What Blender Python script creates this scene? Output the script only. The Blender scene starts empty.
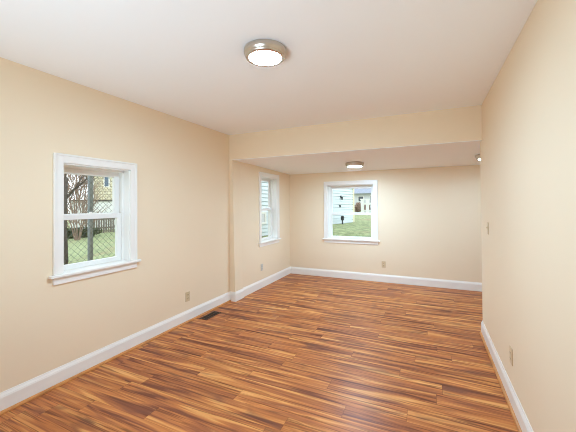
import bpy, bmesh, math, random
from mathutils import Vector, Matrix

random.seed(7)
C = bpy.context.scene.collection
SC = bpy.context.scene

# ------------------------------------------------------------------ camera
CAM_H, YAW, PITCH, ROLL, FPX, V0 = 1.405, 0.42897, -0.01252, -0.00697, 307.84, 200.5
cam_data = bpy.data.cameras.new('camera')
cam = bpy.data.objects.new('camera', cam_data)
C.objects.link(cam)
_r = Vector((math.cos(YAW), math.sin(YAW), 0))
_h = Vector((-math.sin(YAW), math.cos(YAW), 0))
_f = _h * math.cos(PITCH) + Vector((0, 0, -math.sin(PITCH)))
_z = _h * math.sin(PITCH) + Vector((0, 0, math.cos(PITCH)))
_R = _r * math.cos(ROLL) + _z * math.sin(ROLL)
_U = _z * math.cos(ROLL) - _r * math.sin(ROLL)
M = Matrix((_R, _U, -_f)).transposed().to_4x4()
M.translation = Vector((0, 0, CAM_H))
cam.matrix_world = M
cam_data.sensor_width = 36
cam_data.lens = FPX * 36 / 576
cam_data.shift_y = -(216 - V0) / 576
cam_data.clip_start = 0.02
cam_data.clip_end = 300
SC.camera = cam

# ------------------------------------------------------------------ world, exposure
SC.view_settings.view_transform = 'Standard'
SC.view_settings.look = 'None'
SC.view_settings.gamma = 1
SC.view_settings.use_curve_mapping = False
SC.view_settings.exposure = 0.1
SC.cycles.use_denoising = True
SC.cycles.filter_width = 1.0
SC.cycles.max_bounces = 14
SC.cycles.diffuse_bounces = 8
SC.cycles.transparent_max_bounces = 16
SC.cycles.caustics_reflective = False
SC.cycles.caustics_refractive = False
SC.cycles.sample_clamp_indirect = 8

SKY = 2.45
LAMP_W = 415.0           # emission strength of a lit ceiling lamp's diffuser
LAMP_COL = (0.492, 0.752, 1.0)
UP_W = 29.5               # soft fill added to brighten the room, unseen behind the camera, aimed up
UP_COL = (0.622, 0.841, 1.0)
up = bpy.data.lights.new('added_fill_uplight', 'AREA')
up.shape = 'RECTANGLE'
up.size, up.size_y = 1.5, 1.2
up.energy = UP_W
up.color = UP_COL
up.spread = math.radians(110)
up_o = bpy.data.objects.new('added_fill_uplight', up)
C.objects.link(up_o)
up_o.location = (-1.2, -1.0, 0.60)
up_o.rotation_euler = (math.radians(131), 0, 0)
w = bpy.data.worlds.new('overcast_sky')
SC.world = w
w.use_nodes = True
nt = w.node_tree
bg = nt.nodes['Background']
tc = nt.nodes.new('ShaderNodeTexCoord')
sx = nt.nodes.new('ShaderNodeSeparateXYZ')
cr = nt.nodes.new('ShaderNodeValToRGB')
nt.links.new(tc.outputs['Generated'], sx.inputs[0])
nt.links.new(sx.outputs['Z'], cr.inputs[0])
nt.links.new(cr.outputs[0], bg.inputs[0])
cr.color_ramp.elements[0].position = 0.0
cr.color_ramp.elements[0].color = (0.93, 0.96, 1.0, 1)
cr.color_ramp.elements[1].position = 0.9
cr.color_ramp.elements[1].color = (0.74, 0.85, 1.0, 1)
bg.inputs[1].default_value = SKY


# ------------------------------------------------------------------ materials
def lin(c):
    c = c / 255.0
    return c / 12.92 if c <= 0.04045 else ((c + 0.055) / 1.055) ** 2.4


def rgb(r, g, b):
    return (lin(r), lin(g), lin(b), 1.0)


def new_mat(name):
    m = bpy.data.materials.new(name)
    m.use_nodes = True
    return m, m.node_tree, m.node_tree.nodes['Principled BSDF']


def plain(name, col, rough=0.5, metal=0.0, var=0.03, scale=8.0, bump=0.0, bscale=200.0, spec=0.5):
    """A solid colour with a faint procedural mottling and optional fine bump."""
    m, t, b = new_mat(name)
    n = t.nodes.new('ShaderNodeTexNoise')
    n.inputs['Scale'].default_value = scale
    n.inputs['Detail'].default_value = 3
    c = t.nodes.new('ShaderNodeTexCoord')
    t.links.new(c.outputs['Object'], n.inputs['Vector'])
    r = t.nodes.new('ShaderNodeValToRGB')
    r.color_ramp.elements[0].position = 0.3
    r.color_ramp.elements[1].position = 0.7
    r.color_ramp.elements[0].color = tuple(x * (1 - var) for x in col[:3]) + (1,)
    r.color_ramp.elements[1].color = tuple(min(1, x * (1 + var)) for x in col[:3]) + (1,)
    t.links.new(n.outputs['Fac'], r.inputs[0])
    t.links.new(r.outputs[0], b.inputs['Base Color'])
    b.inputs['Roughness'].default_value = rough
    b.inputs['Metallic'].default_value = metal
    b.inputs['Specular IOR Level'].default_value = spec
    if bump:
        n2 = t.nodes.new('ShaderNodeTexNoise')
        n2.inputs['Scale'].default_value = bscale
        t.links.new(c.outputs['Object'], n2.inputs['Vector'])
        bp = t.nodes.new('ShaderNodeBump')
        bp.inputs['Strength'].default_value = bump
        bp.inputs['Distance'].default_value = 0.002
        t.links.new(n2.outputs['Fac'], bp.inputs['Height'])
        t.links.new(bp.outputs[0], b.inputs['Normal'])
    return m


def mathn(t, op, a, bval=None, c=None):
    n = t.nodes.new('ShaderNodeMath')
    n.operation = op
    for i, v in enumerate((a, bval, c)):
        if v is None:
            continue
        if isinstance(v, (int, float)):
            n.inputs[i].default_value = v
        else:
            t.links.new(v, n.inputs[i])
    return n.outputs[0]


def ramp(t, fac, stops, interp='LINEAR'):
    r = t.nodes.new('ShaderNodeValToRGB')
    cr = r.color_ramp
    cr.interpolation = interp
    while len(cr.elements) < len(stops):
        cr.elements.new(0.5)
    for e, (p, c) in zip(cr.elements, stops):
        e.position = p
        e.color = c
    t.links.new(fac, r.inputs[0])
    return r.outputs[0]


def mix(t, fac, a, b, mode='MIX'):
    n = t.nodes.new('ShaderNodeMix')
    n.data_type = 'RGBA'
    n.blend_type = mode
    for sock, v in ((n.inputs[0], fac), (n.inputs[6], a), (n.inputs[7], b)):
        if isinstance(v, (int, float, tuple)):
            sock.default_value = v
        else:
            t.links.new(v, sock)
    return n.outputs[2]


def floor_material():
    m, t, b = new_mat('tigerwood_laminate')
    c = t.nodes.new('ShaderNodeTexCoord')
    s = t.nodes.new('ShaderNodeSeparateXYZ')
    t.links.new(c.outputs['Object'], s.inputs[0])
    X, Y = s.outputs['X'], s.outputs['Y']
    W = 0.135
    row = mathn(t, 'DIVIDE', mathn(t, 'SUBTRACT', Y, 1.861 - 40 * W), W)
    ri = mathn(t, 'FLOOR', row)
    rf = mathn(t, 'FRACT', row)
    wn = t.nodes.new('ShaderNodeTexWhiteNoise')
    wn.noise_dimensions = '1D'
    t.links.new(ri, wn.inputs['W'])
    ro = wn.outputs['Value']
    L = 1.22
    px = mathn(t, 'ADD', mathn(t, 'DIVIDE', X, L), mathn(t, 'MULTIPLY', ro, 7.31))
    pi_ = mathn(t, 'FLOOR', px)
    pf = mathn(t, 'FRACT', px)
    cid = mathn(t, 'ADD', mathn(t, 'MULTIPLY', ri, 17.13), mathn(t, 'MULTIPLY', pi_, 5.71))
    wn2 = t.nodes.new('ShaderNodeTexWhiteNoise')
    wn2.noise_dimensions = '1D'
    t.links.new(cid, wn2.inputs['W'])
    pr = wn2.outputs['Value']
    sep = t.nodes.new('ShaderNodeSeparateColor')
    t.links.new(wn2.outputs['Color'], sep.inputs[0])
    pr2 = sep.outputs[1]
    off = mathn(t, 'MULTIPLY', pr, 53.0)

    def streak(fx, fy, detail, rough, dist, shift):
        v = t.nodes.new('ShaderNodeCombineXYZ')
        t.links.new(mathn(t, 'ADD', mathn(t, 'MULTIPLY', X, fx), mathn(t, 'ADD', off, shift)), v.inputs[0])
        t.links.new(mathn(t, 'ADD', mathn(t, 'MULTIPLY', Y, fy), mathn(t, 'MULTIPLY', pr2, 31.0)), v.inputs[1])
        n = t.nodes.new('ShaderNodeTexNoise')
        n.noise_dimensions = '2D'
        n.inputs['Scale'].default_value = 1.0
        n.inputs['Detail'].default_value = detail
        n.inputs['Roughness'].default_value = rough
        n.inputs['Distortion'].default_value = dist
        t.links.new(v.outputs[0], n.inputs['Vector'])
        return n.outputs['Fac']

    s1 = streak(0.95, 15.5, 3, 0.55, 0.75, 0.0)     # broad streaks, 3 to 6 cm wide
    s2 = streak(1.5, 46.0, 3, 0.6, 0.6, 11.0)      # narrow dark stripes
    s3 = streak(3.0, 80.0, 2, 0.6, 0.3, 23.0)      # fine grain
    s4 = streak(2.0, 7.0, 2, 0.5, 0.6, 37.0)        # smoky blotches
    base = ramp(t, s1, [(0.30, rgb(124, 72, 52)), (0.42, rgb(164, 98, 62)), (0.53, rgb(190, 117, 66)),
                        (0.66, rgb(214, 148, 86)), (0.8, rgb(226, 168, 104))])
    k2 = ramp(t, s2, [(0.33, (1, 1, 1, 1)), (0.46, (0, 0, 0, 1))])
    base = mix(t, mathn(t, 'MULTIPLY', k2, 0.68), base, rgb(96, 50, 34))
    k2b = ramp(t, s2, [(0.60, (0, 0, 0, 1)), (0.74, (1, 1, 1, 1))])
    base = mix(t, mathn(t, 'MULTIPLY', k2b, 0.45), base, rgb(224, 160, 96))
    k4 = ramp(t, s4, [(0.60, (0, 0, 0, 1)), (0.74, (1, 1, 1, 1))])
    base = mix(t, mathn(t, 'MULTIPLY', k4, 0.55), base, rgb(108, 70, 58))
    k3 = ramp(t, s3, [(0.3, (0.9, 0.88, 0.87, 1)), (0.7, (1.05, 1.05, 1.05, 1))])
    base = mix(t, 1.0, base, k3, 'MULTIPLY')
    tone = ramp(t, pr2, [(0.0, (0.93, 0.91, 0.90, 1)), (1.0, (1.06, 1.06, 1.06, 1))])
    base = mix(t, 1.0, base, tone, 'MULTIPLY')
    # plank seams
    e1 = mathn(t, 'LESS_THAN', mathn(t, 'MINIMUM', rf, mathn(t, 'SUBTRACT', 1.0, rf)), 0.009)
    e2 = mathn(t, 'LESS_THAN', mathn(t, 'MINIMUM', pf, mathn(t, 'SUBTRACT', 1.0, pf)), 0.0018)
    seam = mathn(t, 'MAXIMUM', e1, e2)
    base = mix(t, mathn(t, 'MULTIPLY', seam, 0.35), base, rgb(60, 32, 22))
    t.links.new(base, b.inputs['Base Color'])
    rr = mathn(t, 'ADD', mathn(t, 'MULTIPLY', s3, 0.10), 0.31)
    t.links.new(rr, b.inputs['Roughness'])
    b.inputs['Specular IOR Level'].default_value = 0.13
    bp = t.nodes.new('ShaderNodeBump')
    bp.inputs['Strength'].default_value = 0.12
    bp.inputs['Distance'].default_value = 0.001
    t.links.new(mathn(t, 'SUBTRACT', s3, mathn(t, 'MULTIPLY', seam, 0.8)), bp.inputs['Height'])
    t.links.new(bp.outputs[0], b.inputs['Normal'])
    return m


def glass_material():
    m = bpy.data.materials.new('window_glass')
    m.use_nodes = True
    t = m.node_tree
    t.nodes.remove(t.nodes['Principled BSDF'])
    out = t.nodes['Material Output']
    tr = t.nodes.new('ShaderNodeBsdfTransparent')
    tr.inputs[0].default_value = (0.97, 0.985, 0.98, 1)
    gl = t.nodes.new('ShaderNodeBsdfGlossy')
    gl.inputs['Roughness'].default_value = 0.02
    lw = t.nodes.new('ShaderNodeLayerWeight')
    lw.inputs[0].default_value = 0.5
    fr = mathn(t, 'ADD', mathn(t, 'MULTIPLY', mathn(t, 'POWER', lw.outputs['Facing'], 5.0), 0.9), 0.015)
    mx = t.nodes.new('ShaderNodeMixShader')
    t.links.new(fr, mx.inputs[0])
    t.links.new(tr.outputs[0], mx.inputs[1])
    t.links.new(gl.outputs[0], mx.inputs[2])
    t.links.new(mx.outputs[0], out.inputs[0])
    return m


def emit_material(name, col, strength):
    m, t, b = new_mat(name)
    b.inputs['Base Color'].default_value = (0.9, 0.88, 0.84, 1)
    b.inputs['Emission Color'].default_value = col
    b.inputs['Emission Strength'].default_value = strength
    b.inputs['Roughness'].default_value = 0.4
    return m


def siding_material(name, col, exposure, dark=0.55):
    """Lap siding: the boards are real steps in the mesh, this only adds a faint wood grain."""
    return plain(name, col, 0.6, var=0.04, scale=3)


def shingle_material():
    m, t, b = new_mat('cream_shingles')
    c = t.nodes.new('ShaderNodeTexCoord')
    sp = t.nodes.new('ShaderNodeSeparateXYZ')
    t.links.new(c.outputs['Object'], sp.inputs[0])
    mp = t.nodes.new('ShaderNodeCombineXYZ')
    t.links.new(sp.outputs['Y'], mp.inputs[0])
    t.links.new(sp.outputs['Z'], mp.inputs[1])
    br = t.nodes.new('ShaderNodeTexBrick')
    br.inputs['Color1'].default_value = rgb(222, 214, 184)
    br.inputs['Color2'].default_value = rgb(208, 199, 168)
    br.inputs['Mortar'].default_value = rgb(158, 148, 118)
    br.inputs['Scale'].default_value = 1.0
    br.inputs['Brick Width'].default_value = 0.34
    br.inputs['Row Height'].default_value = 0.2
    br.inputs['Mortar Size'].default_value = 0.02
    t.links.new(mp.outputs[0], br.inputs['Vector'])
    t.links.new(br.outputs[0], b.inputs['Base Color'])
    b.inputs['Roughness'].default_value = 0.8
    return m


def lawn_material():
    m, t, b = new_mat('winter_lawn')
    c = t.nodes.new('ShaderNodeTexCoord')

    def noise(scale, detail):
        n = t.nodes.new('ShaderNodeTexNoise')
        n.inputs['Scale'].default_value = scale
        n.inputs['Detail'].default_value = detail
        t.links.new(c.outputs['Object'], n.inputs['Vector'])
        return n.outputs['Fac']
    a = ramp(t, noise(9, 6), [(0.3, rgb(108, 116, 74)), (0.5, rgb(144, 154, 104)), (0.7, rgb(176, 182, 132))])
    leaf = ramp(t, noise(1.1, 4), [(0.56, (0, 0, 0, 1)), (0.68, (1, 1, 1, 1))])
    a = mix(t, mathn(t, 'MULTIPLY', leaf, 0.55), a, rgb(160, 140, 104))
    t.links.new(a, b.inputs['Base Color'])
    b.inputs['Roughness'].default_value = 0.9
    return m


MAT = {
    'wall': plain('cream_wall_paint', rgb(238, 219, 190), 0.62, var=0.006, scale=2, bump=0.05, bscale=350, spec=0.3),
    'ceiling': plain('white_ceiling_paint', rgb(246, 246, 245), 0.8, var=0.005, scale=2, bump=0.05, bscale=300, spec=0.2),
    'trim': plain('white_semigloss_trim', rgb(240, 236, 229), 0.32, var=0.006, scale=4),
    'vinyl': plain('white_window_vinyl', rgb(238, 236, 231), 0.35, var=0.006, scale=4),
    'shoe': plain('honey_wood_shoe', rgb(196, 132, 72), 0.35, var=0.18, scale=9),
    'floor': floor_material(),
    'glass': glass_material(),
    'nickel': plain('brushed_nickel', rgb(205, 196, 184), 0.32, metal=1.0, var=0.03, scale=30),
    'diffuser': emit_material('lit_lamp_diffuser', LAMP_COL + (1,), LAMP_W),
    'diffuser_rear': emit_material('lit_rear_diffuser', LAMP_COL + (1,), LAMP_W * 0.86),
    'diffuser_dim': emit_material('lit_side_diffuser', LAMP_COL + (1,), LAMP_W * 0.3),
    'almond': plain('almond_plastic', rgb(214, 190, 152), 0.4, var=0.01),
    'greyplate': plain('white_plastic', rgb(206, 200, 190), 0.4, var=0.01),
    'slotshade': plain('slot_shade_dark', rgb(50, 42, 34), 0.6, var=0.05),
    'bronze': plain('bronze_register', rgb(78, 58, 42), 0.45, metal=0.4, var=0.1, scale=20),
    'ductshade': plain('duct_shade_black', rgb(18, 15, 13), 0.8, var=0.05),
    'galv': plain('galvanised_steel', rgb(138, 146, 150), 0.5, metal=0.3, var=0.08, scale=20),
    'wire': plain('fence_wire', rgb(86, 90, 90), 0.5, metal=0.3, var=0.05),
    'bark': plain('grey_bark', rgb(84, 74, 66), 0.9, var=0.3, scale=12),
    'bark2': plain('reddish_twigs', rgb(150, 126, 110), 0.9, var=0.2, scale=12),
    'leaf': plain('evergreen_leaf', rgb(84, 92, 62), 0.8, var=0.3, scale=5),
    'oldwood': plain('weathered_wood', rgb(122, 112, 100), 0.85, var=0.2, scale=9),
    'whitepaint': plain('white_exterior_paint', rgb(232, 232, 226), 0.6, var=0.03, scale=3),
    'darkcap': plain('dark_cap', rgb(66, 60, 54), 0.7, var=0.1),
    'shingle': shingle_material(),
    'sidingblue': siding_material('pale_blue_siding', rgb(214, 225, 228), 0.1),
    'sidingwhite': siding_material('white_siding', rgb(206, 208, 212), 0.15),
    'corner': plain('cream_corner_board', rgb(226, 218, 186), 0.6),
    'roofgrey': plain('grey_roof_shingles', rgb(150, 156, 166), 0.85, var=0.12, scale=14),
    'darkpane': plain('dark_house_window', rgb(74, 82, 92), 0.12, var=0.1),
    'bluepane': plain('blue_house_window', rgb(90, 108, 124), 0.12, var=0.1),
    'lawn': lawn_material(),
    'concrete': plain('grey_foundation', rgb(176, 174, 168), 0.9, var=0.08),
    'iron': plain('black_iron', rgb(44, 46, 48), 0.5, var=0.1),
}


# ------------------------------------------------------------------ mesh helpers
def add_box(bm, x0, x1, y0, y1, z0, z1, bevel=0.0):
    r = bmesh.ops.create_cube(bm, size=1.0)
    vs = r['verts']
    for v in vs:
        v.co.x = x0 + (v.co.x + 0.5) * (x1 - x0)
        v.co.y = y0 + (v.co.y + 0.5) * (y1 - y0)
        v.co.z = z0 + (v.co.z + 0.5) * (z1 - z0)
    if bevel:
        es = list({e for v in vs for e in v.link_edges})
        bmesh.ops.bevel(bm, geom=es, offset=bevel, segments=2, profile=0.5, affect='EDGES')


def add_tube(bm, pts, radii, n=6, cap=True):
    pts = [Vector(p) for p in pts]
    if isinstance(radii, (int, float)):
        radii = [radii] * len(pts)
    rings = []
    prev = None
    for i, p in enumerate(pts):
        d = (pts[min(i + 1, len(pts) - 1)] - pts[max(i - 1, 0)]).normalized()
        if prev is None:
            a = d.orthogonal().normalized()
        else:
            a = (prev - d * prev.dot(d))
            a = a.normalized() if a.length > 1e-6 else d.orthogonal().normalized()
        prev = a
        b = d.cross(a)
        rings.append([bm.verts.new(p + (a * math.cos(k * 2 * math.pi / n) + b * math.sin(k * 2 * math.pi / n)) * radii[i]) for k in range(n)])
    for r0, r1 in zip(rings, rings[1:]):
        for k in range(n):
            bm.faces.new((r0[k], r0[(k + 1) % n], r1[(k + 1) % n], r1[k]))
    if cap:
        bm.faces.new(rings[0][::-1])
        bm.faces.new(rings[-1])


def add_lathe(bm, prof, n=48, z_axis=True):
    """Revolve (r, z) pairs about local z."""
    rings = []
    for r, z in prof:
        if r < 1e-6:
            rings.append([bm.verts.new((0, 0, z))])
        else:
            rings.append([bm.verts.new((r * math.cos(2 * math.pi * k / n), r * math.sin(2 * math.pi * k / n), z)) for k in range(n)])
    for a, b in zip(rings, rings[1:]):
        for k in range(n):
            q = [a[k % len(a)], a[(k + 1) % len(a)], b[(k + 1) % len(b)], b[k % len(b)]]
            u = []
            for v in q:
                if v not in u:
                    u.append(v)
            if len(u) > 2:
                bm.faces.new(u)


def add_sweep(bm, path, prof):
    """Sweep a closed (offset, z) profile along a 2D path with mitred corners; offset goes to the right of travel."""
    path = [Vector((p[0], p[1])) for p in path]
    nrm = []
    for a, b in zip(path, path[1:]):
        d = (b - a).normalized()
        nrm.append(Vector((d.y, -d.x)))
    rings = []
    for i, p in enumerate(path):
        if i == 0:
            m = nrm[0]
        elif i == len(path) - 1:
            m = nrm[-1]
        else:
            m = nrm[i - 1] + nrm[i]
            m = m / (1 + nrm[i - 1].dot(nrm[i]))
        rings.append([bm.verts.new((p.x + m.x * o, p.y + m.y * o, z)) for o, z in prof])
    n = len(prof)
    for r0, r1 in zip(rings, rings[1:]):
        for k in range(n):
            bm.faces.new((r0[k], r0[(k + 1) % n], r1[(k + 1) % n], r1[k]))
    bm.faces.new(rings[0][::-1])
    bm.faces.new(rings[-1])


def obj(name, bm, m, parent=None, smooth=False):
    bmesh.ops.recalc_face_normals(bm, faces=bm.faces)
    me = bpy.data.meshes.new(name)
    bm.to_mesh(me)
    bm.free()
    if smooth:
        for p in me.polygons:
            p.use_smooth = True
    me.materials.append(MAT[m])
    o = bpy.data.objects.new(name, me)
    C.objects.link(o)
    if parent:
        o.parent = parent
    return o


def tag(o, label, cat, group=None, kind=None):
    o['label'] = label
    o['category'] = cat
    if group:
        o['group'] = group
    if kind:
        o['kind'] = kind
    return o


def empty(name, loc, rotz=0.0):
    o = bpy.data.objects.new(name, None)
    C.objects.link(o)
    o.location = loc
    o.rotation_euler = (0, 0, rotz)
    o.empty_display_size = 0.1
    return o


def thing(name, label, cat, loc=(0, 0, 0), rotz=0.0, group=None):
    return tag(empty(name, loc, rotz), label, cat, group)


def struct(name, bm, m, label, cat):
    return tag(obj(name, bm, m), label, cat, kind='structure')


def copy_tree(o, parent=None):
    c = o.copy()
    C.objects.link(c)
    c.parent = parent
    for ch in list(o.children):
        copy_tree(ch, c)
    return c


# ------------------------------------------------------------------ room dimensions
XL, XR = -2.665, 0.513          # main room, left and right wall faces
XLR = -2.588                    # rear room, left wall face
YF, YH, YH2, YB = -2.2, 3.760, 3.900, 5.744
ZC, ZH, ZB = 2.430, 2.060, 2.013
XRR = 2.40                      # rear room, right wall face (hidden behind the right wall)
TH = 0.18

# openings: (along0, along1, z0, z1)
WIN_L = (1.485, 2.101, 0.866, 1.755)
WIN_B = (-1.787, -0.907, 0.742, 1.772)
WIN_R = (4.548, 5.157, 0.768, 1.888)


def bms():
    return bmesh.new()


# floor
bm = bms()
add_box(bm, XL - TH, XRR + TH, YF - TH, YB + TH, -0.12, 0.0)
struct('floor', bm, 'floor', 'striped orange brown wood laminate floor running across the room', 'floor')

# ceiling slabs
bm = bms()
add_box(bm, XL - TH, XR + 0.12, YF - TH, YH2, ZC, ZC + 0.14)
struct('ceiling', bm, 'ceiling', 'white ceiling over the front room', 'ceiling')
bm = bms()
add_box(bm, XL - TH, XRR + TH, YH2, YB + TH, ZH, ZH + 0.14)
for v in bm.verts:
    v.co.z += (ZB - ZH) * (v.co.y - YH2) / (YB - YH2)
add_box(bm, XL, XR, YH + 0.001, YH2 + 0.001, ZH, ZH + 0.008)
struct('ceiling', bm, 'ceiling', 'lower white ceiling over the rear room', 'ceiling')

# left wall of the main room, with its window hole
bm = bms()
a0, a1, z0, z1 = WIN_L
add_box(bm, XL - TH, XL, YF - TH, a0, 0, ZC)
add_box(bm, XL - TH, XL, a1, YH2, 0, ZC)
add_box(bm, XL - TH, XL, a0, a1, 0, z0 - 0.024)
add_box(bm, XL - TH, XL, a0, a1, z1, ZC)
struct('wall_left', bm, 'wall', 'cream left wall of the front room with the big window', 'wall')

# left wall of the rear room: its first half metre leans a little, as the old framing does
bm = bms()
a0, a1, z0, z1 = WIN_R
YS = 4.35
NY, NZ = 8, 8
grid = []
for i in range(NY + 1):
    col = []
    for k in range(NZ + 1):
        y = YH2 + (YS - YH2) * i / NY
        z = (ZH + 0.02) * k / NZ
        lean = (1 - i / NY) ** 2 * (-0.008 - 0.040 * k / NZ)
        col.append(bm.verts.new((XLR + lean, y, z)))
    grid.append(col)
for i in range(NY):
    for k in range(NZ):
        bm.faces.new((grid[i][k], grid[i + 1][k], grid[i + 1][k + 1], grid[i][k + 1]))
bo = [bm.verts.new((XLR - TH - 0.08, y, z)) for y, z in ((YH2, 0), (YS, 0), (YS, ZH + 0.02), (YH2, ZH + 0.02))]
bm.faces.new(bo)
bm.faces.new([grid[0][k] for k in range(NZ + 1)] + [bo[3], bo[0]])
bm.faces.new([grid[NY][k] for k in range(NZ + 1)] + [bo[2], bo[1]])
bm.faces.new([grid[i][0] for i in range(NY + 1)] + [bo[1], bo[0]])
bm.faces.new([grid[i][NZ] for i in range(NY + 1)] + [bo[2], bo[3]])
add_box(bm, XLR - TH, XLR, YS, a0, 0, ZH + 0.02)
add_box(bm, XLR - TH, XLR, a1, YB + TH, 0, ZH + 0.02)
add_box(bm, XLR - TH, XLR, a0, a1, 0, z0 - 0.024)
add_box(bm, XLR - TH, XLR, a0, a1, z1, ZH + 0.02)
struct('wall_left_rear', bm, 'wall', 'cream left wall of the rear room with the narrow window', 'wall')

# back wall with its window hole
bm = bms()
a0, a1, z0, z1 = WIN_B
add_box(bm, XLR, a0, YB, YB + TH, 0, ZH + 0.02)
add_box(bm, a1, XRR + TH, YB, YB + TH, 0, ZH + 0.02)
add_box(bm, a0, a1, YB, YB + TH, 0, z0 - 0.024)
add_box(bm, a0, a1, YB, YB + TH, z1, ZH + 0.02)
struct('wall_back', bm, 'wall', 'cream back wall of the rear room with the square window', 'wall')

# right wall of the main room, ending at the opening
bm = bms()
add_box(bm, XR, XR + 0.12, YF - TH, YH2, 0, ZC, 0.0)
struct('wall_right', bm, 'wall', 'plain cream right wall that stops at the rear room', 'wall')
bm = bms()
add_box(bm, XR + 0.12, XRR, YH2 - 0.12, YH2, 0, ZH + 0.02)
add_box(bm, XRR, XRR + TH, YH2 - 0.12, YB + TH, 0, ZH + 0.02)
struct('wall_rear_return', bm, 'wall', 'cream wall of the rear room turning behind the right wall', 'wall')
bm = bms()
add_box(bm, XL - TH, XR + 0.12, YF - TH, YF, 0, ZC)
struct('wall_front', bm, 'wall', 'cream wall behind the camera', 'wall')

# dropped header over the opening
bm = bms()
add_box(bm, XL, XR, YH, YH2, ZH + 0.006, ZC)
struct('wall_header', bm, 'wall', 'cream dropped header spanning the opening to the rear room', 'wall')

# leaning jamb of the opening on the left
bm = bms()
xb, xt = XL + 0.093, XL + 0.052
v = [bm.verts.new(p) for p in ((XL, YH, 0), (xb, YH, 0), (xb, YH2 + 0.06, 0), (XL - 0.02, YH2 + 0.06, 0),
                               (XL, YH, ZH), (xt, YH, ZH), (xt, YH2 + 0.06, ZH), (XL - 0.02, YH2 + 0.06, ZH))]
for f in ((0, 1, 2, 3), (4, 5, 6, 7), (0, 1, 5, 4), (1, 2, 6, 5), (2, 3, 7, 6), (3, 0, 4, 7)):
    bm.faces.new([v[i] for i in f])
struct('trim_1', bm, 'wall', 'narrow cream jamb standing under the left end of the header', 'jamb')

# baseboards
BASE = [(-0.004, 0.0), (0.015, 0.0), (0.015, 0.104), (0.0125, 0.110), (0.0125, 0.114), (0.0095, 0.121), (0.006, 0.129), (0.0045, 0.137), (-0.004, 0.137)]
SHOE = [(0.014, 0.0), (0.031, 0.0), (0.030, 0.008), (0.026, 0.015), (0.020, 0.0185), (0.014, 0.0195)]


def baseboard(name, path, label, prof=BASE, m='trim', cat='baseboard'):
    bm = bms()
    add_sweep(bm, path, prof)
    return struct(name, bm, m, label, cat)


baseboard('baseboard_left', [(XL, YF), (XL, YH)], 'white baseboard along the left wall of the front room')
baseboard('baseboard_jamb', [(XL, YH), (xb, YH), (xb, YH2 + 0.06), (XLR - 0.004, YH2 + 0.06)], 'white baseboard wrapping the left jamb')
baseboard('baseboard_left_rear', [(XLR - 0.002, YH2 + 0.06), (XLR, YB)], 'white baseboard along the left wall of the rear room')
baseboard('baseboard_back', [(XLR, YB), (XRR, YB)], 'white baseboard along the back wall')
baseboard('baseboard_right', [(XRR, YH2), (XR, YH2), (XR, YF)], 'white baseboard along the right wall')
baseboard('trim_2', [(XL, YF), (XL, YH - 0.02)], 'honey wood shoe moulding under the left baseboard', SHOE, 'shoe', 'shoe moulding')
baseboard('trim_3', [(XR, YH2 + 0.0), (XR, YF)], 'honey wood shoe moulding under the right baseboard', SHOE, 'shoe', 'shoe moulding')


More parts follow.
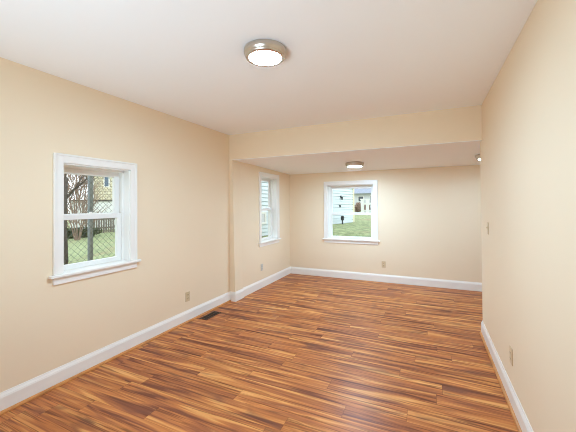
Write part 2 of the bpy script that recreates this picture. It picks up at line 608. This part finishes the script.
# ------------------------------------------------------------------ windows
def make_window(name, loc, rotz, a0, a1, z0, z1, meet, label, sl, sr, top_rail=0.062, casing=0.067):
    """Local x along the wall, local y outward, local z up; z values are world heights (root at z = 0)."""
    root = tag(empty(name, loc, rotz), label, 'window', kind='structure')
    # casing: stepped profile, three boards
    for side in ('l', 'r', 't'):
        bm = bms()
        if side == 'l':
            add_box(bm, a0 - casing, a0 + 0.004, -0.016, 0.004, z0, z1 + casing, 0.003)
            add_box(bm, a0 - casing, a0 - casing + 0.016, -0.023, -0.012, z0, z1 + casing, 0.003)
        elif side == 'r':
            add_box(bm, a1 - 0.004, a1 + casing, -0.016, 0.004, z0, z1 + casing, 0.003)
            add_box(bm, a1 + casing - 0.016, a1 + casing, -0.023, -0.012, z0, z1 + casing, 0.003)
        else:
            add_box(bm, a0 - 0.002, a1 + 0.002, -0.0155, 0.004, z1 - 0.004, z1 + casing - 0.001, 0.003)
            add_box(bm, a0 - casing + 0.012, a1 + casing - 0.012, -0.023, -0.012, z1 + casing - 0.016, z1 + casing, 0.003)
        obj('casing', bm, 'trim', root)
    bm = bms()
    add_box(bm, a0 - casing - 0.03, a1 + casing + 0.03, -0.042, 0.0, z0 - 0.022, z0, 0.005)
    add_box(bm, a0, a1, -0.002, 0.11, z0 - 0.022, z0)
    obj('stool', bm, 'trim', root)
    bm = bms()
    add_box(bm, a0 - casing, a1 + casing, -0.016, 0.002, z0 - 0.078, z0 - 0.022, 0.003)
    add_box(bm, a0 - casing, a1 + casing, -0.020, -0.012, z0 - 0.034, z0 - 0.022, 0.002)
    obj('apron', bm, 'trim', root)
    # jamb lining with blind stops
    bm = bms()
    add_box(bm, a0 - 0.002, a0 + 0.014, 0.0, TH, z0, z1)
    add_box(bm, a1 - 0.014, a1 + 0.002, 0.0, TH, z0, z1)
    add_box(bm, a0, a1, 0.0, TH, z1 - 0.014, z1 + 0.002)
    add_box(bm, a0 + 0.012, a0 + 0.026, 0.074, 0.094, z0, z1 - 0.012, 0.002)
    add_box(bm, a1 - 0.026, a1 - 0.012, 0.074, 0.094, z0, z1 - 0.012, 0.002)
    add_box(bm, a0 + 0.012, a1 - 0.012, 0.074, 0.094, z1 - 0.028, z1 - 0.012, 0.002)
    add_box(bm, a0, a1, 0.10, TH + 0.03, z0 - 0.02, z0 + 0.006)
    obj('jamb', bm, 'vinyl', root)

    def sash(nm, b0, b1, y0, y1, zb, zt, rb, rt, lock):
        bm = bms()
        gl, gr, gb, gt = b0 + sl, b1 - sr, zb + rb, zt - rt
        add_box(bm, b0, gl, y0, y1, zb, zt, 0.003)
        add_box(bm, gr, b1, y0, y1, zb, zt, 0.003)
        add_box(bm, gl - 0.003, gr + 0.003, y0, y1, zb, gb, 0.003)
        add_box(bm, gl - 0.003, gr + 0.003, y0, y1, gt, zt, 0.003)
        s = obj(nm, bm, 'vinyl', root)
        bm = bms()
        add_box(bm, gl - 0.004, gr + 0.004, (y0 + y1) / 2 - 0.002, (y0 + y1) / 2 + 0.002, gb - 0.004, gt + 0.004)
        obj('pane', bm, 'glass', s)
        if lock:
            bm = bms()
            mx = (b0 + b1) / 2
            add_box(bm, mx - 0.028, mx + 0.028, y0 + 0.004, y1 - 0.002, zt, zt + 0.008, 0.002)
            add_box(bm, mx - 0.02, mx + 0.006, y0 + 0.008, y0 + 0.018, zt + 0.006, zt + 0.018, 0.003)
            obj('sash_lock', bm, 'vinyl', s)
        return s

    sash('upper_sash', a0 + 0.010, a1 - 0.010, 0.136, 0.168, meet - 0.004, z1 - 0.013, 0.042, top_rail, False)
    sash('lower_sash', a0 + 0.010, a1 - 0.010, 0.096, 0.130, z0 + 0.002, meet + 0.034, 0.042, 0.046, True)
    return root


make_window('window_1', (XL, 0, 0), math.radians(90), *WIN_L, 1.298,
            'white double hung window onto the chain link fence in the left wall', 0.056, 0.056)
make_window('window_2', (0, YB, 0), 0.0, *WIN_B, 1.206,
            'white double hung window onto the lawn in the back wall', 0.052, 0.066)
make_window('window_3', (XLR, 0, 0), math.radians(90), *WIN_R, 1.304,
            'narrow white double hung window near the rear left corner', 0.036, 0.036, 0.045)


# ------------------------------------------------------------------ ceiling lamps
def make_lamp(label, loc, tilt=0.0):
    r = thing('ceiling_light', label, 'ceiling light', loc, 0, 'round flush ceiling lights')
    r.rotation_euler = (tilt, 0, 0)
    bm = bms()
    add_lathe(bm, [(0.118, 0.0), (0.138, 0.0), (0.141, -0.004), (0.141, -0.024), (0.138, -0.034), (0.133, -0.038), (0.132, -0.046),
                   (0.127, -0.056), (0.119, -0.060), (0.110, -0.060), (0.106, -0.055), (0.106, -0.004), (0.118, 0.0)], 64)
    obj('metal_ring', bm, 'nickel', r, True)
    bm = bms()
    add_lathe(bm, [(0.105, -0.040), (0.105, -0.056), (0.098, -0.060), (0.08, -0.064), (0.05, -0.067), (0.0, -0.068)], 64)
    obj('diffuser', bm, 'diffuser', r, True)
    return r


lamp = make_lamp('lit round nickel flush light on the front room ceiling', (-0.975, 1.785, ZC))
sl = (ZB - ZH) / (YB - YH2)


def zrear(y):
    return ZH + (y - YH2) * sl


for lbl, loc, tl in (('lit nickel flush light on the lower ceiling before the back window', (-1.035, 4.75, zrear(4.75)), math.atan(sl)),
                     ('flush light half hidden behind the end of the right wall', (0.708, 4.75, zrear(4.75)), math.atan(sl))):
    o = copy_tree(lamp)
    o.location = loc
    o.rotation_euler = (tl, 0, 0)
    o['label'] = lbl
    for ch in o.children:
        if ch.name.startswith('diffuser'):
            ch.material_slots[0].link = 'OBJECT'
            ch.material_slots[0].material = MAT['diffuser_dim'] if 'hidden' in lbl else MAT['diffuser_rear']


# ------------------------------------------------------------------ outlets, switch, register
def make_outlet(label, loc, rotz, m='almond'):
    """Plate in the local xz plane, front towards local -y."""
    r = thing('wall_outlet', label, 'outlet', loc, rotz, 'duplex wall outlets')
    bm = bms()
    add_box(bm, -0.035, 0.035, -0.006, 0.0, -0.0575, 0.0575, 0.0025)
    obj('cover_plate', bm, m, r)
    for s in (-1, 1):
        bm = bms()
        add_box(bm, -0.016, 0.016, -0.0085, -0.004, s * 0.0195 - 0.0145, s * 0.0195 + 0.0145, 0.003)
        rc = obj('receptacle', bm, m, r)
        bm = bms()
        add_box(bm, -0.0075, -0.0050, -0.009, -0.008, s * 0.0195 - 0.002, s * 0.0195 + 0.008)
        add_box(bm, 0.0050, 0.0075, -0.009, -0.008, s * 0.0195 - 0.001, s * 0.0195 + 0.007)
        add_box(bm, -0.002, 0.002, -0.009, -0.008, s * 0.0195 - 0.010, s * 0.0195 - 0.006)  # solid dark pieces standing in for the shade inside the holes
        obj('slot_shade', bm, 'slotshade', rc)
    bm = bms()
    add_box(bm, -0.003, 0.003, -0.0072, -0.004, -0.003, 0.003, 0.001)
    obj('screw', bm, 'nickel', r)
    return r


R90 = math.radians(90)
make_outlet('almond duplex outlet low on the left wall above the floor register', (XL, 2.888, 0.300), R90)
make_outlet('pale duplex outlet under the narrow rear left window', (XLR, 4.571, 0.342), R90, 'greyplate')
make_outlet('almond duplex outlet low on the back wall right of the window', (-0.748, YB, 0.316), 0.0)
make_outlet('almond duplex outlet low on the right wall near the camera', (XR, 2.611, 0.338), -R90)

r = thing('light_switch', 'almond toggle light switch on the right wall by its far end', 'light switch', (XR, 3.474, 1.163), -R90)
bm = bms()
add_box(bm, -0.035, 0.035, -0.006, 0.0, -0.0575, 0.0575, 0.0025)
obj('cover_plate', bm, 'almond', r)
bm = bms()
add_box(bm, -0.006, 0.006, -0.0075, -0.004, -0.013, 0.013, 0.001)
add_box(bm, -0.0045, 0.0045, -0.018, -0.006, 0.0, 0.009, 0.0015)
obj('toggle', bm, 'almond', r)
for s in (-1, 1):
    bm = bms()
    add_box(bm, -0.003, 0.003, -0.0072, -0.004, s * 0.030 - 0.003, s * 0.030 + 0.003, 0.001)
    obj('screw', bm, 'nickel', r)

r = thing('floor_register', 'dark bronze slotted floor register beside the left baseboard', 'floor vent', (-2.535, 3.155, 0.0))
fx, fy = 0.057, 0.145
bm = bms()
add_box(bm, -fx, -fx + 0.014, -fy, fy, 0, 0.006, 0.002)
add_box(bm, fx - 0.014, fx, -fy, fy, 0, 0.006, 0.002)
add_box(bm, -fx + 0.012, fx - 0.012, -fy, -fy + 0.016, 0, 0.006, 0.002)
add_box(bm, -fx + 0.012, fx - 0.012, fy - 0.016, fy, 0, 0.006, 0.002)
add_box(bm, -0.003, 0.003, -fy + 0.01, fy - 0.01, 0, 0.005)
obj('frame', bm, 'bronze', r)
bm = bms()
n = 19
for i in range(n):
    y = -fy + 0.022 + (2 * fy - 0.044) * i / (n - 1)
    add_box(bm, -fx + 0.013, fx - 0.013, y - 0.0022, y + 0.0022, 0.001, 0.0045)
obj('louvers', bm, 'bronze', r)
bm = bms()
add_box(bm, -fx + 0.012, fx - 0.012, -fy + 0.014, fy - 0.014, 0.0002, 0.0012)  # black sheet under the louvers, painted in for the shade of the duct
obj('duct_shade_sheet', bm, 'ductshade', r)


# ------------------------------------------------------------------ outdoors
def sstep(a, b, x):
    t = max(0.0, min(1.0, (x - a) / (b - a)))
    return t * t * (3 - 2 * t)


def ground_z(x, y):
    z = (0.78 * sstep(2.8, 7.6, y) + 0.10 * sstep(9, 24, y)) * sstep(-13, -5, x) - 0.27 * sstep(5, 15, -x)
    return z - 0.05 + 0.02 * math.sin(x * 1.3 + y * 0.7)


FOOT = (XL - 0.19, XRR + 0.19, YF - 0.19, YB + 0.19)
xs = [-60, -45, -35] + [-30 + i for i in range(26)] + [-4 + 0.25 * i for i in range(4)]
xs = [x for x in xs if x < FOOT[0] - 0.05] + [FOOT[0] + (FOOT[1] - FOOT[0]) * i / 14 for i in range(15)] + [3.5, 5, 8, 12, 18, 26, 40]
ys = [-20, -12, -8, -5, -3.2] + [FOOT[2] + (FOOT[3] - FOOT[2]) * i / 24 for i in range(25)] + [6.3 + 0.4 * i for i in range(20)] + [15 + 1.5 * i for i in range(14)] + [40, 50, 70]
bm = bms()
g = [[bm.verts.new((x, y, ground_z(x, y))) for y in ys] for x in xs]
for i in range(len(xs) - 1):
    for j in range(len(ys) - 1):
        cx, cy = (xs[i] + xs[i + 1]) / 2, (ys[j] + ys[j + 1]) / 2
        if FOOT[0] < cx < FOOT[1] and FOOT[2] < cy < FOOT[3]:
            continue
        bm.faces.new((g[i][j], g[i + 1][j], g[i + 1][j + 1], g[i][j + 1]))
o = obj('lawn', bm, 'lawn', None, True)
tag(o, 'winter lawn with fallen leaves around the house', 'lawn', kind='structure')

# chain link fence just outside the left window
FX = -3.75
zt = 1.98
r = thing('chain_link_fence', 'tall galvanised chain link fence outside the left window', 'fence', (FX, 2.4, ground_z(FX, 2.4)))
gz = ground_z(FX, 2.4)


def wpost(y):
    bm = bms()
    add_tube(bm, [(0, y - 2.4, -0.2), (0, y - 2.4, zt + 0.10 - gz)], 0.030, 12)
    add_tube(bm, [(0, y - 2.4, zt + 0.10 - gz), (0, y - 2.4, zt + 0.13 - gz), (0, y - 2.4, zt + 0.15 - gz)], [0.034, 0.03, 0.01], 12)
    obj('post', bm, 'galv', r)


for y in (0.15, 2.41, 4.67):
    wpost(y)
bm = bms()
add_tube(bm, [(0.0, 0.0 - 2.4, zt - gz + 0.03), (0.0, 4.75 - 2.4, zt - gz + 0.03)], 0.02, 10)
obj('top_rail', bm, 'galv', r)
bm = bms()
D = 0.076                       # diamond diagonal
ny = int((4.67 - 0.15) / (D / 2))
nz = int((zt - gz) / (D / 2))
for i in range(ny):
    pts = []
    for k in range(nz + 1):
        right = (k + i) % 2
        pts.append((0.036 + (0.003 if k % 2 else -0.003), 0.15 - 2.4 + D / 2 * (i + right), 0.02 + k * D / 2))
    add_tube(bm, pts, 0.0021, 4, False)
obj('chain_mesh', bm, 'wire', r)


def grow(bm, p, d, length, rad, depth, spread, rng, n=5, droop=0.0):
    pts, rs = [p.copy()], [rad]
    q = p.copy()
    segs = 4
    for s in range(segs):
        d = (d + Vector((rng.uniform(-1, 1), rng.uniform(-1, 1), rng.uniform(-0.6, 0.8) - droop)) * 0.16).normalized()
        q = q + d * (length / segs)
        pts.append(q.copy())
        rs.append(rad * (1 - 0.45 * (s + 1) / segs))
    add_tube(bm, pts, rs, n if depth > 1 else 4, True)
    if depth <= 0:
        return
    for k in range(rng.choice((2, 3, 3))):
        i = rng.randint(1, segs)
        dd = (d + Vector((rng.uniform(-1, 1), rng.uniform(-1, 1), rng.uniform(-0.5, 0.9))) * spread).normalized()
        grow(bm, pts[i], dd, length * rng.uniform(0.55, 0.8), rs[i] * 0.62, depth - 1, spread, rng, n, droop)


def tree(name, label, cat, x, y, h, rad, depth, m, seed, spread=0.8, stems=1, lean=(0, 0), group=None):
    rng = random.Random(seed)
    r = thing(name, label, cat, (x, y, ground_z(x, y)), 0, group)
    for s in range(stems):
        bm = bms()
        base = Vector((rng.uniform(-1, 1) * 0.12 * (stems > 1), rng.uniform(-1, 1) * 0.12 * (stems > 1), -0.1))
        top = base + Vector((lean[0] + rng.uniform(-.3, .3) * (stems > 1), lean[1] + rng.uniform(-.3, .3) * (stems > 1), h * 0.45))
        mid = (base + top) / 2 + Vector((rng.uniform(-.05, .05), rng.uniform(-.05, .05), 0))
        add_tube(bm, [base, mid, top], [rad, rad * 0.88, rad * 0.75], 8)
        obj('trunk' if stems == 1 else 'stem', bm, m, r, True)
        bm = bms()
        for k in range(4 if stems == 1 else 2):
            a = rng.uniform(0, 6.28)
            st = base.lerp(top, rng.uniform(0.6, 1.0)) if k else top
            grow(bm, st, Vector((math.cos(a) * spread, math.sin(a) * spread, 0.9 if k else 1.4)).normalized(), h * 0.26, rad * 0.25, depth, spread, rng)
        obj('branches', bm, m, r)
    return r


tree('bare_tree', 'dark bare tree with forking branches behind the fence at the left edge', 'tree', -8.0, 4.53, 4.8, 0.075, 5, 'bark', 4, 0.7)
tree('leaning_sapling', 'thin dark sapling leaning beside the chain link fence', 'tree', -5.2, 2.97, 3.2, 0.028, 3, 'bark', 11, 0.6, 1, (0.05, -0.07))


def ragged_clump(name, label, cat, x, y, rx, ry, rz, m, seed, n=900):
    """A bushy clump: many small leaf blades on a ragged ellipsoid, on a short stem cluster."""
    rng = random.Random(seed)
    r = thing(name, label, cat, (x, y, ground_z(x, y)))
    bm = bms()
    for k in range(5):
        a = rng.uniform(0, 6.28)
        add_tube(bm, [(0, 0, -0.05), (math.cos(a) * rx * .5, math.sin(a) * ry * .5, rz * 1.1)], [0.02, 0.008], 5)
    obj('stem', bm, 'bark', r)
    bm = bms()
    for k in range(n):
        d = Vector((rng.gauss(0, 1), rng.gauss(0, 1), rng.gauss(0, 1))).normalized()
        s = rng.uniform(0.45, 1.05)
        c = Vector((d.x * rx * s, d.y * ry * s, rz + d.z * rz * s * 0.98))
        a = Vector((rng.gauss(0, 1), rng.gauss(0, 1), rng.gauss(0, 1))).normalized() * rng.uniform(0.05, 0.1)
        b = a.orthogonal().normalized() * rng.uniform(0.02, 0.045)
        q = [bm.verts.new(c + w_) for w_ in (a, b, -a, -b)]
        bm.faces.new(q)
    obj('foliage', bm, m, r)
    return r


ragged_clump('hedge', 'low dark hedge beyond the grass left of the fence post', 'hedge', -17.5, 10.55, 0.6, 1.3, 0.27, 'leaf', 21, 1500)

def twiggy_bush(label, x, y, h, wd, seed, n):
    rng = random.Random(seed)
    r = thing('bare_shrub', label, 'shrub', (x, y, ground_z(x, y)))
    for k in range(5):
        a = 1.256 * k + rng.uniform(-.3, .3)
        bm = bms()
        add_tube(bm, [(0.08 * math.cos(a), 0.08 * math.sin(a), -0.1), (wd * .2 * math.cos(a), wd * .2 * math.sin(a), h * .35),
                      (wd * .35 * math.cos(a), wd * .35 * math.sin(a), h * .7)], [0.032, 0.024, 0.014], 6)
        obj('stem', bm, 'bark2', r)
    bm = bms()
    for k in range(n):
        a = rng.uniform(0, 6.28)
        q = wd * 0.5 * math.sqrt(rng.uniform(0, 1)) * 0.7
        z = h * rng.uniform(0.15, 0.75)
        p = Vector((q * math.cos(a), q * math.sin(a), z))
        d = Vector((math.cos(a) * 0.5 + rng.uniform(-.5, .5), math.sin(a) * 0.5 + rng.uniform(-.5, .5), rng.uniform(0.5, 1.3))).normalized()
        L = h * rng.uniform(0.12, 0.28)
        m_ = p + d * L * 0.5 + Vector((rng.uniform(-.06, .06), rng.uniform(-.06, .06), 0))
        add_tube(bm, [p, m_, p + d * L], [0.013, 0.010, 0.006], 4, False)
    obj('twigs', bm, 'bark2', r)


twiggy_bush('reddish bare twiggy shrub left of the fence post', -16.2, 9.75, 4.4, 2.1, 5, 420)

# weathered picket fence at the back of the left yard
PX, py0, py1 = -19.0, 11.9, 15.6
r = thing('picket_fence', 'weathered grey picket fence across the back of the side yard', 'fence', (PX, py0, ground_z(PX, py0)))
gz0 = ground_z(PX, py0)
n = int((py1 - py0) / 0.16)
for i in range(n):
    y = i * 0.16
    bm = bms()
    zb = ground_z(PX, py0 + y) - gz0
    pv = [(y, zb), (y + 0.10, zb), (y + 0.10, zb + 1.0), (y + 0.05, zb + 1.08), (y, zb + 1.0)]
    f0 = [bm.verts.new((0, a, b)) for a, b in pv]
    f1 = [bm.verts.new((0.025, a, b)) for a, b in pv]
    bm.faces.new(f0)
    bm.faces.new(f1)
    for k in range(5):
        bm.faces.new((f0[k], f0[(k + 1) % 5], f1[(k + 1) % 5], f1[k]))
    obj('picket', bm, 'oldwood', r)
for z in (0.25, 0.8):
    bm = bms()
    add_box(bm, -0.04, 0.0, -0.1, py1 - py0 + 0.1, z, z + 0.09)
    obj('rail', bm, 'oldwood', r)

# white board fence with a dark cap, in front of the cream house
r = thing('board_fence', 'white board fence with a dark cap before the cream house', 'fence', (-21.0, 12.2, ground_z(-21, 13)))
g0 = ground_z(-21, 13)
bm = bms()
for i in range(16):
    add_box(bm, -0.02, 0.02, i * 0.3, i * 0.3 + 0.285, -0.1, 1.72 - g0)
obj('boards', bm, 'whitepaint', r)
bm = bms()
add_box(bm, -0.08, 0.10, -0.05, 4.85, 1.72 - g0, 1.80 - g0)
obj('cap', bm, 'darkcap', r)

# cream shingled house
r = thing('house', 'cream shingled house with a small blue window beyond the left yard', 'house', (-23.0, 14.9, ground_z(-23, 15)), math.radians(-36))
g0 = ground_z(-23, 15)
bm = bms()
add_box(bm, -7.0, 0.0, 0.0, 8.0, 0.0, 6.2)
obj('wall', bm, 'shingle', r)
bm = bms()
add_box(bm, -0.05, 0.03, 0.0, 0.12, 0.0, 6.2)
obj('corner_board', bm, 'whitepaint', r)
bm = bms()
v = [bm.verts.new(p) for p in ((-7.4, -0.4, 6.2), (0.4, -0.4, 6.2), (0.4, 8.4, 6.2), (-7.4, 8.4, 6.2), (-3.5, -0.4, 8.8), (-3.5, 8.4, 8.8))]
for f in ((0, 1, 2, 3), (0, 1, 4), (2, 3, 5), (1, 2, 5, 4), (3, 0, 4, 5)):
    bm.faces.new([v[i] for i in f])
obj('roof', bm, 'roofgrey', r)
bm = bms()
wy, wz, ww, wh = 0.81, 2.88 - g0, 0.26, 0.92
for a in ((wy - 0.07, wy, wz - 0.07, wz + wh + 0.07), (wy + ww, wy + ww + 0.07, wz - 0.07, wz + wh + 0.07), (wy, wy + ww, wz - 0.07, wz), (wy, wy + ww, wz + wh, wz + wh + 0.07)):
    add_box(bm, -0.02, 0.05, *a)
wd = obj('window', bm, 'whitepaint', r)
bm = bms()
add_box(bm, -0.02, 0.02, wy, wy + ww, wz, wz + wh)
obj('pane', bm, 'bluepane', wd)

# pale blue lap-sided house close behind the rear room: its wall runs from beside the rear left window to a corner
A = Vector((-3.84, 5.80, 0))
B = Vector((-2.575, 11.54, 0))
ang = math.atan2((B - A).y, (B - A).x)
Lw = (B - A).length
zb0 = 0.55
r = thing('house', 'pale blue lap sided house right outside the rear windows', 'house', (B.x, B.y, zb0), ang)
bm = bms()
EXPO = 0.093
nb = int(4.74 / EXPO)
# profile of overlapping boards, extruded along the wall (local x from -Lw to 0); outside is local -y
pr_ = []
for i in range(nb):
    z = 0.10 + i * EXPO
    pr_ += [(-0.030, z), (-0.014, z + EXPO - 0.019), (0.010, z + EXPO - 0.019), (0.010, z + EXPO)]
pr_ += [(0.02, 0.10 + nb * EXPO), (0.02, 0.10)]
e0 = [bm.verts.new((-Lw, y, z)) for y, z in pr_]
e1 = [bm.verts.new((-0.0, y, z)) for y, z in pr_]
k = len(pr_)
for i in range(k):
    bm.faces.new((e0[i], e0[(i + 1) % k], e1[(i + 1) % k], e1[i]))
bm.faces.new(e0)
bm.faces.new(e1)
obj('siding', bm, 'sidingblue', r)
bm = bms()
add_box(bm, -Lw, 0.0, 0.016, 3.4, 0.10, 4.85)
obj('body', bm, 'sidingblue', r)
bm = bms()
add_box(bm, -0.10, 0.012, -0.034, 0.10, 0.05, 4.85)
obj('corner_board', bm, 'corner', r)
bm = bms()
add_box(bm, -Lw, 0.0, 0.01, 3.35, -0.9, 0.10)
obj('foundation', bm, 'concrete', r)
bm = bms()
add_box(bm, -Lw - 0.2, 0.3, -0.3, 3.7, 4.85, 5.05)
obj('eave', bm, 'whitepaint', r)
bm = bms()
add_tube(bm, [(-1.07, -0.075, 1.00), (-1.07, -0.075, 1.10)], [0.025, 0.035], 10)
add_box(bm, -1.09, -1.05, -0.05, 0.0, 1.06, 1.15, 0.006)
obj('wall_lantern', bm, 'iron', r)
bm = bms()
add_box(bm, -1.18, -1.12, -0.06, 0.0, 0.74, 0.82, 0.006)
obj('meter_box', bm, 'iron', r)
# a window low in this wall, seen through the rear left window
bm = bms()
qx, qz, qw, qh = -5.70, 0.43, 0.62, 0.20
for a in ((qx - 0.05, qx, qz - 0.05, qz + qh + 0.05), (qx + qw, qx + qw + 0.05, qz - 0.05, qz + qh + 0.05), (qx, qx + qw, qz - 0.05, qz), (qx, qx + qw, qz + qh, qz + qh + 0.05)):
    add_box(bm, a[0], a[1], -0.05, 0.01, a[2], a[3])
wd = obj('window', bm, 'whitepaint', r)
bm = bms()
add_box(bm, qx, qx + qw, -0.035, 0.0, qz, qz + qh)
obj('pane', bm, 'sidingwhite', wd)

# small dark path light on the grass by the siding house
gx, gy = -0.2600 * 10.2, 10.2
r = thing('path_light', 'small dark path light on the grass by the pale blue house', 'garden light', (gx, gy, ground_z(gx, gy)))
bm = bms()
add_tube(bm, [(0, 0, -0.05), (0, 0, 0.14)], [0.03, 0.025], 10)
obj('post', bm, 'iron', r)
bm = bms()
add_lathe(bm, [(0.0, 0.13), (0.055, 0.14), (0.06, 0.20), (0.045, 0.235), (0.0, 0.235)], 14)
obj('lantern_body', bm, 'iron', r, True)
bm = bms()
add_lathe(bm, [(0.0, 0.23), (0.075, 0.235), (0.03, 0.285), (0.0, 0.29)], 14)
obj('cap', bm, 'iron', r, True)

# white rail fence with square posts on the far lawn
fy = 17.0
r = thing('rail_fence', 'white post and rail fence at the top of the lawn', 'fence', (-0.1942 * fy, fy, ground_z(-3.3, fy)))
g0 = ground_z(-3.3, fy)
for dx in (0.0, 0.27):
    bm = bms()
    add_box(bm, dx - 0.075, dx + 0.075, -0.075, 0.075, -0.1, 1.62 - g0 + 0.0)
    add_box(bm, dx - 0.10, dx + 0.10, -0.10, 0.10, 1.62 - g0, 1.68 - g0, 0.01)
    obj('post', bm, 'whitepaint', r)
bm = bms()
add_box(bm, 0.0, 1.9, -0.03, 0.03, 1.36 - g0, 1.46 - g0)
add_box(bm, 0.0, 1.9, -0.03, 0.03, 0.98 - g0, 1.08 - g0)
obj('rail', bm, 'whitepaint', r)

for k, (xx, yy, rx, hh, lb) in enumerate(((-3.93, 18.9, 0.2, 0.34, 'brown brush by the corner of the pale blue house, far up the lawn'),
                                          (-3.42, 18.9, 0.2, 0.30, 'brown brush between the white fence posts on the far lawn'),
                                          (-2.90, 18.9, 0.2, 0.33, 'brown brush right of the white fence posts on the far lawn'))):
    ragged_clump('brush', lb, 'shrub', xx, yy, rx, 0.3, hh, 'bark2', 40 + k, 420)

# far white house with a grey roof
hy = 27.0
r = thing('house', 'distant white house with a grey roof beyond the back lawn', 'house', (-6.3, hy, ground_z(-5, hy)))
g0 = ground_z(-5, hy)
bm = bms()
add_box(bm, 0.0, 7.0, 0.0, 6.0, -0.2, 2.35 - g0)
obj('wall', bm, 'sidingwhite', r)
bm = bms()
v = [bm.verts.new(p) for p in ((-0.4, -0.4, 2.3 - g0), (7.4, -0.4, 2.3 - g0), (7.4, 6.4, 2.3 - g0), (-0.4, 6.4, 2.3 - g0), (-0.4, 3.0, 4.4 - g0), (7.4, 3.0, 4.4 - g0))]
for f in ((0, 1, 2, 3), (0, 1, 5, 4), (2, 3, 4, 5), (0, 3, 4), (1, 2, 5)):
    bm.faces.new([v[i] for i in f])
obj('roof', bm, 'roofgrey', r)
for wx, wz, ww, wh in ((0.72, 1.62, 0.42, 0.42), (1.75, 1.25, 0.28, 0.85)):
    bm = bms()
    z = wz - g0
    for a in ((wx - 0.06, wx, z - 0.06, z + wh + 0.06), (wx + ww, wx + ww + 0.06, z - 0.06, z + wh + 0.06), (wx, wx + ww, z - 0.06, z), (wx, wx + ww, z + wh, z + wh + 0.06)):
        add_box(bm, a[0], a[1], -0.05, 0.02, a[2], a[3])
    wd = obj('window', bm, 'whitepaint', r)
    bm = bms()
    add_box(bm, wx, wx + ww, -0.02, 0.02, z, z + wh)
    obj('pane', bm, 'darkpane', wd)
